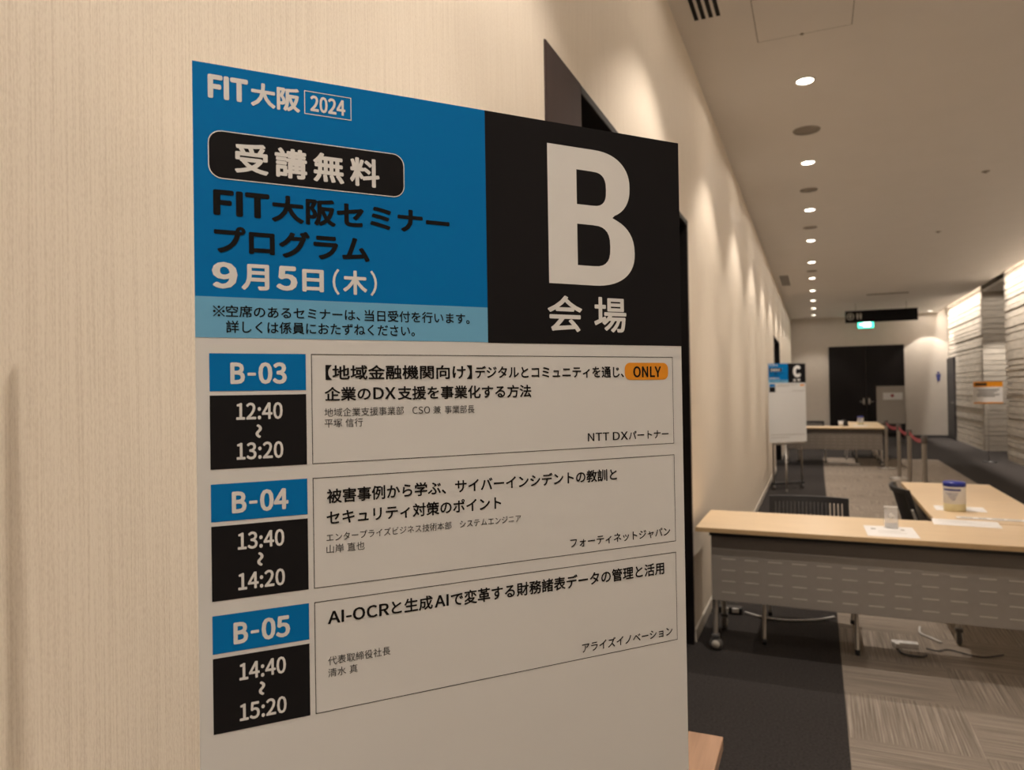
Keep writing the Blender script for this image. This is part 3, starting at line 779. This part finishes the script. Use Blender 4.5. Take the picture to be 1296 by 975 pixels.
tag(MB().tube(bez([(.56, 5.02, .007), (.55, 4.90, .007), (.60, 4.82, .007), (.64, 4.76, .007)]), .006, 8).build('white_cable', M['cable']), 'white cable curving across the carpet to the corridor table leg', 'cable')
def adapter():
    r = thing('plug_adapter', 'black adapter block with two pale plugs by the left wall', 'adapter', (-.55, 4.93, 0), math.radians(4))
    MB().box(-.075, .075, -.03, .03, 0, .045, .006).build('body', M['plastic'], r)
    for x in (-.035, .03): MB().box(x - .022, x + .022, -.036, -.012, .012, .042, .004).build('plug', M['white'], r)
adapter()
tag(MB().tube(bez([(-.46, 4.95, .008), (-.38, 4.90, .008), (-.27, 4.87, .008), (-.17, 4.88, .008), (-.02, 4.95, .008), (.08, 5.05, .008)]), .007, 8).build('white_cable', M['cable']), 'white cable running over the dark carpet from the black adapter', 'cable')
strip('distant white power strip on the carpet under the far table', (.62, 14.93, 0), math.radians(20), 5)
tag(MB().tube(bez([(.20, 15.2, .008), (.35, 15.0, .008), (.44, 15.15, .008), (.52, 14.95, .008)]), .008, 8).build('white_cable', M['cable']), 'distant white cable tangled under the far table', 'cable')

# ---------------------------------------------------------------- barrier posts
PX = 1.20
posts = [(PX - .06, 14.42), (PX, 12.9), (PX + .0, 11.5), (PX, 9.98)]
names = ['farthest barrier post, at the end of the far table', 'second farthest steel barrier post, its red belt reaching the far table', 'steel barrier post between two others, second nearest', 'steel barrier post nearest the camera, end of the red belts']
for i, ((x, y), lab) in enumerate(zip(posts, names)):
    r = thing('barrier_post', lab, 'barrier post', (x, y, 0), 0, 'belt barrier posts along the corridor')
    MB().lathe([(0, 0), (.15, 0), (.155, .006), (.14, .016), (.05, .026), (.032, .04), (0, .04)], n=32).build('base', M['satin'], r)
    MB().lathe([(.028, .03), (.028, .78)], n=20).build('post', M['satin'], r)
    MB().lathe([(.033, .78), (.036, .785), (.036, .865), (.03, .872), (0, .872)], n=20).build('head', M['greydark'], r)
    if i:
        px, py = posts[i - 1]; dx, dy = px - x, py - y
        b = MB(); q = Vector((-dy, dx, 0)).normalized() * .0015; n = 10
        for k in range(n):
            for sgn in (1,):
                a, c = .036 / math.hypot(dx, dy) + (1 - .072 / math.hypot(dx, dy)) * k / n, .036 / math.hypot(dx, dy) + (1 - .072 / math.hypot(dx, dy)) * (k + 1) / n
                s0, s1 = -.05 * 4 * a * (1 - a), -.05 * 4 * c * (1 - c)
                pts = []
                for t, s, h in ((a, s0, .80), (c, s1, .80), (c, s1, .85), (a, s0, .85)):
                    pts.append(Vector((dx * t, dy * t, h + s)))
                v = [b.bm.verts.new(p + q) for p in pts] + [b.bm.verts.new(p - q) for p in pts]
                for f in ((0, 1, 2, 3), (7, 6, 5, 4), (0, 4, 5, 1), (3, 2, 6, 7)): b.bm.faces.new([v[w] for w in f])
        b.build('belt', M['red'], r)

# ---------------------------------------------------------------- boards and signs down the corridor
def whiteboard():
    r = thing('grey_board_stand', 'grey board on a wheeled stand in front of the far dark door', 'board', (1.74, 20.5, 0), 0)
    MB().box(-.31, .31, 0, .025, .53, 1.47, .004).build('board_panel', M['boardgrey'], r)
    MB().box(-.32, -.305, -.006, .03, .52, 1.48, .003).box(.305, .32, -.006, .03, .52, 1.48, .003).box(-.32, .32, -.006, .03, 1.465, 1.48, .003).box(-.32, .32, -.006, .03, .52, .535, .003).build('frame', M['satin'], r)
    p = MB().box(-.17, .27, -.002, 0, 1.13, 1.31).build('paper_sheet', M['board'], r)
    MB().lathe([(0, -.003), (.04, -.003), (.04, -.0025)], (.04, 0, 1.235), 20, 'Y').build('red_dot', M['red'], p)
    for s in (-1, 1):
        MB().tube([(s * .28, .04, .07), (s * .28, .04, 1.3)], .013).build('leg', M['plastic'], r)
        MB().box(s * .28 - .02, s * .28 + .02, -.22, .26, .065, .10, .006).build('foot_bar', M['plastic'], r)
        for y in (-.2, .24):
            c = MB(); caster(c, s * .28, y, 'X', .034); c.build('caster', [M['greyrubber'], M['skirt']], r)
    MB().box(-.28, .28, .03, .05, .28, .48, .004).build('tray', M['plastic'], r)
whiteboard()
def hanging_sign():
    r = thing('hanging_sign', 'long black sign hung under the ceiling with white washroom symbols', 'sign', (1.48, 19.5, 3.205))
    w, h = .79, .147
    MB().box(-w, w, -.03, .03, -h, h, .004).build('sign_box', M['black'], r)
    for x in (-.55, .55): MB().tube([(x, 0, h), (x, 0, CEIL - 3.205)], .008).build('hanger_rod', M['satin'], r)
    b = MB()
    n = 24; cx, cz = -w + .115, .005
    for k in range(n):
        t0, t1 = 2 * PI * k / n, 2 * PI * (k + 1) / n
        b.poly([(cx + q * math.cos(t), -.032, cz + q * math.sin(t)) for q, t in ((.085, t0), (.085, t1), (.066, t1), (.066, t0))])
    b.box(cx - .012, cx + .012, -.0325, -.0315, cz - .045, cz + .045).box(cx - .04, cx + .04, -.0325, -.0315, cz - .004, cz + .02)
    for x in (-w + .275, -w + .345):
        b.lathe([(0, -.0325), (.017, -.0325), (.017, -.0315)], (x, 0, cz + .062), 12, 'Y')
        b.poly([(x - .026, -.032, cz + .04), (x - .014, -.032, cz - .07), (x + .014, -.032, cz - .07), (x + .026, -.032, cz + .04)])
    b.build('symbols', M['skirt'], r)
hanging_sign()
def exit_sign():
    r = thing('exit_sign', 'small glowing green exit sign above the far dark door', 'exit sign', (1.365, YE, 3.30))
    MB().box(-.215, .215, -.06, 0, -.115, .115, .006).build('casing', M['white'], r)
    MB().box(-.205, .205, -.064, -.06, -.105, .105).build('lit_face', M['exitlit'], r)
    b = MB()                                       # lit doorway and walking figure
    b.box(-.06, .13, -.0665, -.064, -.075, .08)
    b.box(-.17, -.10, -.0665, -.064, -.012, .012).box(-.11, -.095, -.0665, -.064, -.03, .03)
    b.build('exit_pictogram', M['exitwhite'], r)
    f = MB().lathe([(0, -.068), (.016, -.068), (.016, -.0665)], (.035, 0, .055), 12, 'Y')
    f.tube([(.03, -.068, .03), (.02, -.068, -.01)], .011, 8).tube([(.02, -.068, -.01), (.045, -.068, -.035), (.045, -.068, -.07)], .007, 8).tube([(.02, -.068, -.01), (0, -.068, -.035), (-.03, -.068, -.05)], .007, 8)
    f.build('figure', M['exitlit'], r)
exit_sign()
def washroom_mark():
    b = MB().lathe([(0, -.008), (.030, -.008), (.030, 0)], (0, 0, .105), 16, 'Y')
    b.prism([(-.062, .06), (.062, .06), (.030, -.14), (-.030, -.14)], lambda u, v, k: (u, -.008 + k, v), .008)
    o = tag(b.build('washroom_pictogram', M['navy']), 'small dark blue figure symbol fixed on the far white wall', 'symbol'); o.location = (3.19, YE, 1.735)
washroom_mark()
def notice():
    r = thing('notice_stand', 'white notice with an orange heading standing by the stone wall', 'sign', (3.02, 16.1, 0), math.radians(10))
    MB().lathe([(0, 0), (.13, 0), (.13, .008), (.02, .018), (0, .018)], n=28).build('base', M['plastic'], r)
    MB().tube([(0, .012, .015), (0, .012, 1.35)], .006).build('pole', M['satin'], r)
    p = MB().box(-.25, .25, -.003, .003, 1.12, 1.54, .001).build('notice_sheet', M['paper'], r)
    MB().box(-.25, .25, -.0042, -.0032, 1.44, 1.54).build('orange_heading', M['orange'], p)
    b = MB().box(-.22, -.02, -.0052, -.0043, 1.465, 1.515)
    for i, (a, c) in enumerate(((-.19, .19), (-.15, .15), (-.17, .10), (-.19, .19), (-.19, .12))): b.box(a, c, -.0042, -.0032, 1.38 - i * .032, 1.393 - i * .032)
    b.build('fine_print', M['ink2'], p)
    MB().box(-.25, .25, -.0042, -.0032, 1.12, 1.145).build('orange_foot', M['orange'], p)
notice()

# ---------------------------------------------------------------- ceiling fittings
def vent(label, y0, y1):
    r = thing('ceiling_vent', label, 'air vent', (-.518, (y0 + y1) / 2, CEIL), 0, 'slot vents along the left wall')
    h = (y1 - y0) / 2
    b = MB().m(0)
    for i in range(4):
        x = -.058 + i * .039
        MB().box(x - .011, x + .011, -h, h, -.0025, -.0005).build('slot', M['void'], r)
    MB().box(-.08, .08, -h - .02, h + .02, -.0006, .0).build('vent_plate', M['ceiling'], r)
vent('black slotted ceiling vent nearest the camera, by the left wall', 2.84, 4.04)
vent('small distant slotted ceiling vent by the left wall', 14.0, 15.4)
def hatch():
    r = thing('access_panel', 'square access panel with a thin seam in the ceiling', 'access panel', (-.03, 4.205, CEIL))
    h = .25
    MB().box(-h, h, -h, h, -.0012, 0).build('panel', M['ceiling'], r)
    b = MB()
    b.box(-h - .004, -h, -h, h, -.0022, 0).box(h, h + .004, -h, h, -.0022, 0).box(-h, h, h, h + .0025, -.0018, 0).box(-h, h, -h - .0025, -h, -.0018, 0)
    b.build('seam', M['seam'], r)
    MB().lathe([(0, -.006), (.010, -.006), (.012, 0)], (-.01, h - .002, 0), 14).build('latch', M['grille'], r)
hatch()
for i, (y, rr) in enumerate(((6.15, .102), (8.03, .085), (9.93, .085), (13.7, .085))):
    r = thing('ceiling_speaker', '%s dull grey speaker disc from the camera between the downlights' % ORD[i], 'ceiling speaker', (-.035, y, CEIL), 0, 'round speakers in the downlight row')
    MB().lathe([(rr * .94, -.006), (rr, -.005), (rr * 1.02, 0), (rr * .94, 0)], n=32).build('rim', M['grille'], r)
    MB().lathe([(0, -.004), (rr * .94, -.004), (rr * .94, 0)], n=32).build('grille', M['grille'], r)
for i, y in enumerate((8.1, 11.0)):
    o = tag(MB().lathe([(0, -.018), (.012, -.018), (.014, -.006), (.034, -.004), (.036, 0), (0, 0)], n=20).build('sprinkler_head', M['grille']), ['nearer', 'farther'][i] + ' tiny sprinkler dot on the open right ceiling', 'sprinkler', 'ceiling sprinklers')
    o.location = (1.54, y, CEIL)
r = thing('slot_diffuser', 'thin dark slot diffuser in the ceiling before the hanging sign', 'air vent', (1.5, 17.9, CEIL))
MB().box(-.42, .42, -.10, .10, -.004, 0, .001).build('diffuser_plate', M['grille'], r)
MB().box(-.41, .41, -.06, -.03, -.0055, -.0035).box(-.41, .41, .03, .06, -.0055, -.0035).build('slot', M['seam'], r)
